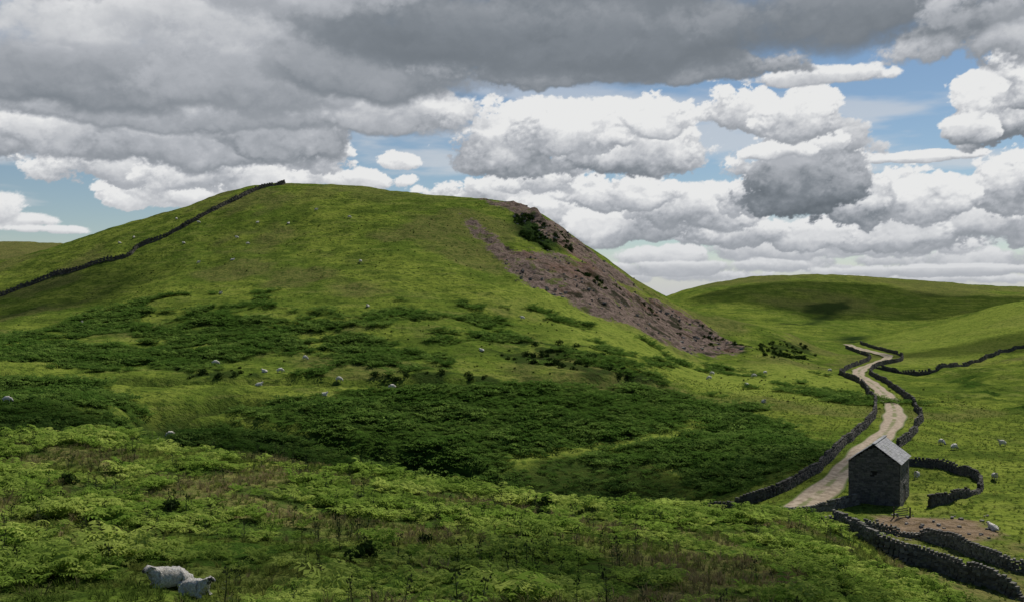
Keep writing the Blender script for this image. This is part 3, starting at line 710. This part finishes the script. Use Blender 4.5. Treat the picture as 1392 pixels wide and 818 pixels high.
one(190,262,56,24,.95,.75);one(255,258,80,26,.95,.7);one(170,228,120,32,.90,.58);one(330,235,120,34,.92,.58);one(430,210,46,30,.93,.6)
one(60,175,170,40,.72,.42,soft=.3);one(240,178,190,50,.75,.42,soft=.3);one(400,165,140,50,.70,.38,soft=.3);one(540,148,95,26,.75,.42,soft=.3);one(300,150,300,30,.6,.42,soft=.4)
one(100,20,300,75,.88,.66,soft=.5,relief=.5,rough=.8);one(330,40,200,60,.7,.5,soft=.5,relief=.5,rough=.8)
one(100,105,260,48,.42,.28,soft=.5,relief=.5,rough=.8);one(330,110,170,52,.54,.36,soft=.45,relief=.5,rough=.8)
one(520,95,200,50,.44,.30,soft=.45,relief=.5,rough=.8);one(700,98,150,24,.48,.30,soft=.4,relief=.6)
one(980,92,150,20,.48,.30,soft=.4,relief=.6);one(1330,58,130,36,.70,.40,soft=.4,relief=.6)
one(800,25,450,80,.27,.12,soft=.6,relief=.35,rough=.8);one(1200,18,330,56,.34,.18,soft=.6,relief=.35,rough=.8);one(620,50,260,60,.30,.18,soft=.6,relief=.35,rough=.8)
one(1350,10,120,30,.6,.4,soft=.5,relief=.4)
one(230,-60,500,70,.8,.5,soft=.4,relief=.4);one(1000,-110,700,90,.4,.25,soft=.5,relief=.3);one(300,-220,600,110,.9,.5,soft=.3,relief=.5)
r_=np.random.default_rng(5)
for i in range(26):
    s_=r_.choice([-1,1]);ax=s_*r_.uniform(.60,1.75);px_=CX+F*math.tan(min(max(ax,-1.35),1.35));
    one(px_,CY-r_.uniform(.03,.45)*math.hypot(F,px_-CX),r_.uniform(90,260)/math.cos(min(abs(ax),1.35))**2,r_.uniform(30,70)/math.cos(min(abs(ax),1.35)),.95,r_.uniform(.3,.6))
Lm=rgbL
hz=sstep(.10,.0,E);Lm=Lm*(1-.45*hz)+.68*.45*hz
ks=[0,.3,.6,.85,1]
rgb=np.stack([np.interp(Lm,ks,v) for v in ([.10,.215,.44,.70,.90],[.12,.24,.46,.71,.90],[.14,.27,.495,.725,.885])],-1)
R=8600
vx=R*np.cos(E)*np.sin(A);vy=R*np.cos(E)*np.cos(A);vz=R*np.sin(E)
na_,ne_=A.shape;ii=np.arange(na_*ne_).reshape(na_,ne_)
fc=np.stack([ii[:-1,:-1],ii[1:,:-1],ii[1:,1:],ii[:-1,1:]],-1).reshape(-1,4)
m_sky,nt=mat('cloud_layer');at=N(nt,'ShaderNodeAttribute',attribute_name='cloud_shade');em=N(nt,'ShaderNodeEmission');tr=N(nt,'ShaderNodeBsdfTransparent');mx=N(nt,'ShaderNodeMixShader');o_=N(nt,'ShaderNodeOutputMaterial')
nt.links.new(at.outputs['Color'],em.inputs[0]);nt.links.new(at.outputs['Alpha'],mx.inputs[0]);nt.links.new(tr.outputs[0],mx.inputs[1]);nt.links.new(em.outputs[0],mx.inputs[2]);nt.links.new(mx.outputs[0],o_.inputs[0])
try: m_sky.cycles.emission_sampling='NONE'
except Exception as ex: print(ex)
dome=mesh_from('sky',np.stack([vx,vy,vz],-1).reshape(-1,3),fc,[m_sky],True)
at=dome.data.attributes.new('cloud_shade','FLOAT_COLOR','POINT');at.data.foreach_set('color',np.concatenate([rgb,alpha[...,None]],-1).astype(np.float32).ravel())

w=bpy.data.worlds.new('World');scene.world=w;w.use_nodes=True;nt=w.node_tree;nt.nodes.clear();g=G(nt)
SE,SA=math.radians(50),math.radians(38)
sky=N(nt,'ShaderNodeTexSky',sky_type='NISHITA');sky.sun_disc=False;sky.sun_elevation=SE;sky.sun_rotation=SA;sky.air_density=1.0;sky.dust_density=.0;sky.ozone_density=2.5
bg=N(nt,'ShaderNodeBackground');bg.inputs[1].default_value=.07;nt.links.new(sky.outputs[0],bg.inputs[0])
wo=N(nt,'ShaderNodeOutputWorld');nt.links.new(bg.outputs[0],wo.inputs[0])
sun=bpy.data.lights.new('sun','SUN');sun.energy=5.0;sun.angle=math.radians(.53);sun.color=(1,.95,.87)
so=bpy.data.objects.new('sun',sun);COL.objects.link(so)
tv=Vector((math.sin(SA)*math.cos(SE),math.cos(SA)*math.cos(SE),math.sin(SE)));so.rotation_euler=tv.to_track_quat('Z','Y').to_euler();so.location=(50,50,200)

# unseen clouds added high overhead, placed so their shadows darken chosen ground
m_cl,nt=mat('cloud_shade_vapour');tr=N(nt,'ShaderNodeBsdfTransparent');df=N(nt,'ShaderNodeBsdfDiffuse');df.inputs[0].default_value=(.9,.9,.9,1);mx=N(nt,'ShaderNodeMixShader');mx.inputs[0].default_value=.40;o_=N(nt,'ShaderNodeOutputMaterial')
nt.links.new(tr.outputs[0],mx.inputs[1]);nt.links.new(df.outputs[0],mx.inputs[2]);nt.links.new(mx.outputs[0],o_.inputs[0])
def cloud_shade(gx,gy,gz,rx,ry,seed,alt=1100):
    k=(alt-gz)/tv.z;cx_,cy_=gx+tv.x*k,gy+tv.y*k
    th=np.linspace(0,2*math.pi,97)[:-1];ph=np.linspace(0,math.pi,25)
    TH,PH=np.meshgrid(th,ph,indexing='ij');vx=np.sin(PH)*np.cos(TH);vy=np.sin(PH)*np.sin(TH);vz=np.cos(PH)
    rr=.65+.8*fbm(vx*1.6+seed*3.1+vz,vy*1.6+vz*.6,.8,5,seed)
    Vv=np.stack([cx_+vx*rx*rr,cy_+vy*ry*rr,alt+vz*rr*np.where(vz>0,14,4)],-1).reshape(-1,3)
    a_,b_=TH.shape;ii=np.arange(a_*b_).reshape(a_,b_);jj=np.roll(ii,-1,0)
    fc=np.stack([ii[:,:-1],ii[:,1:],jj[:,1:],jj[:,:-1]],-1).reshape(-1,4)
    mesh_from('cloud_shade',Vv,fc,[m_cl],True)
cloud_shade(-46,140,-20,48,15,301)
cloud_shade(24,46,-13,36,10,302)
cloud_shade(-190,330,5,60,40,303)
cloud_shade(330,840,5,150,60,304)
cloud_shade(28,140,-26,30,12,305)
cloud_shade(230,420,-15,60,30,306)

cam=bpy.data.cameras.new('camera');cam.lens=35;cam.sensor_width=36;cam.clip_end=20000;cam.clip_start=.1
co=bpy.data.objects.new('camera',cam);COL.objects.link(co);co.location=(0,0,0);co.rotation_euler=(math.radians(90),0,0);scene.camera=co
scene.view_settings.view_transform='Standard';scene.view_settings.look='None'
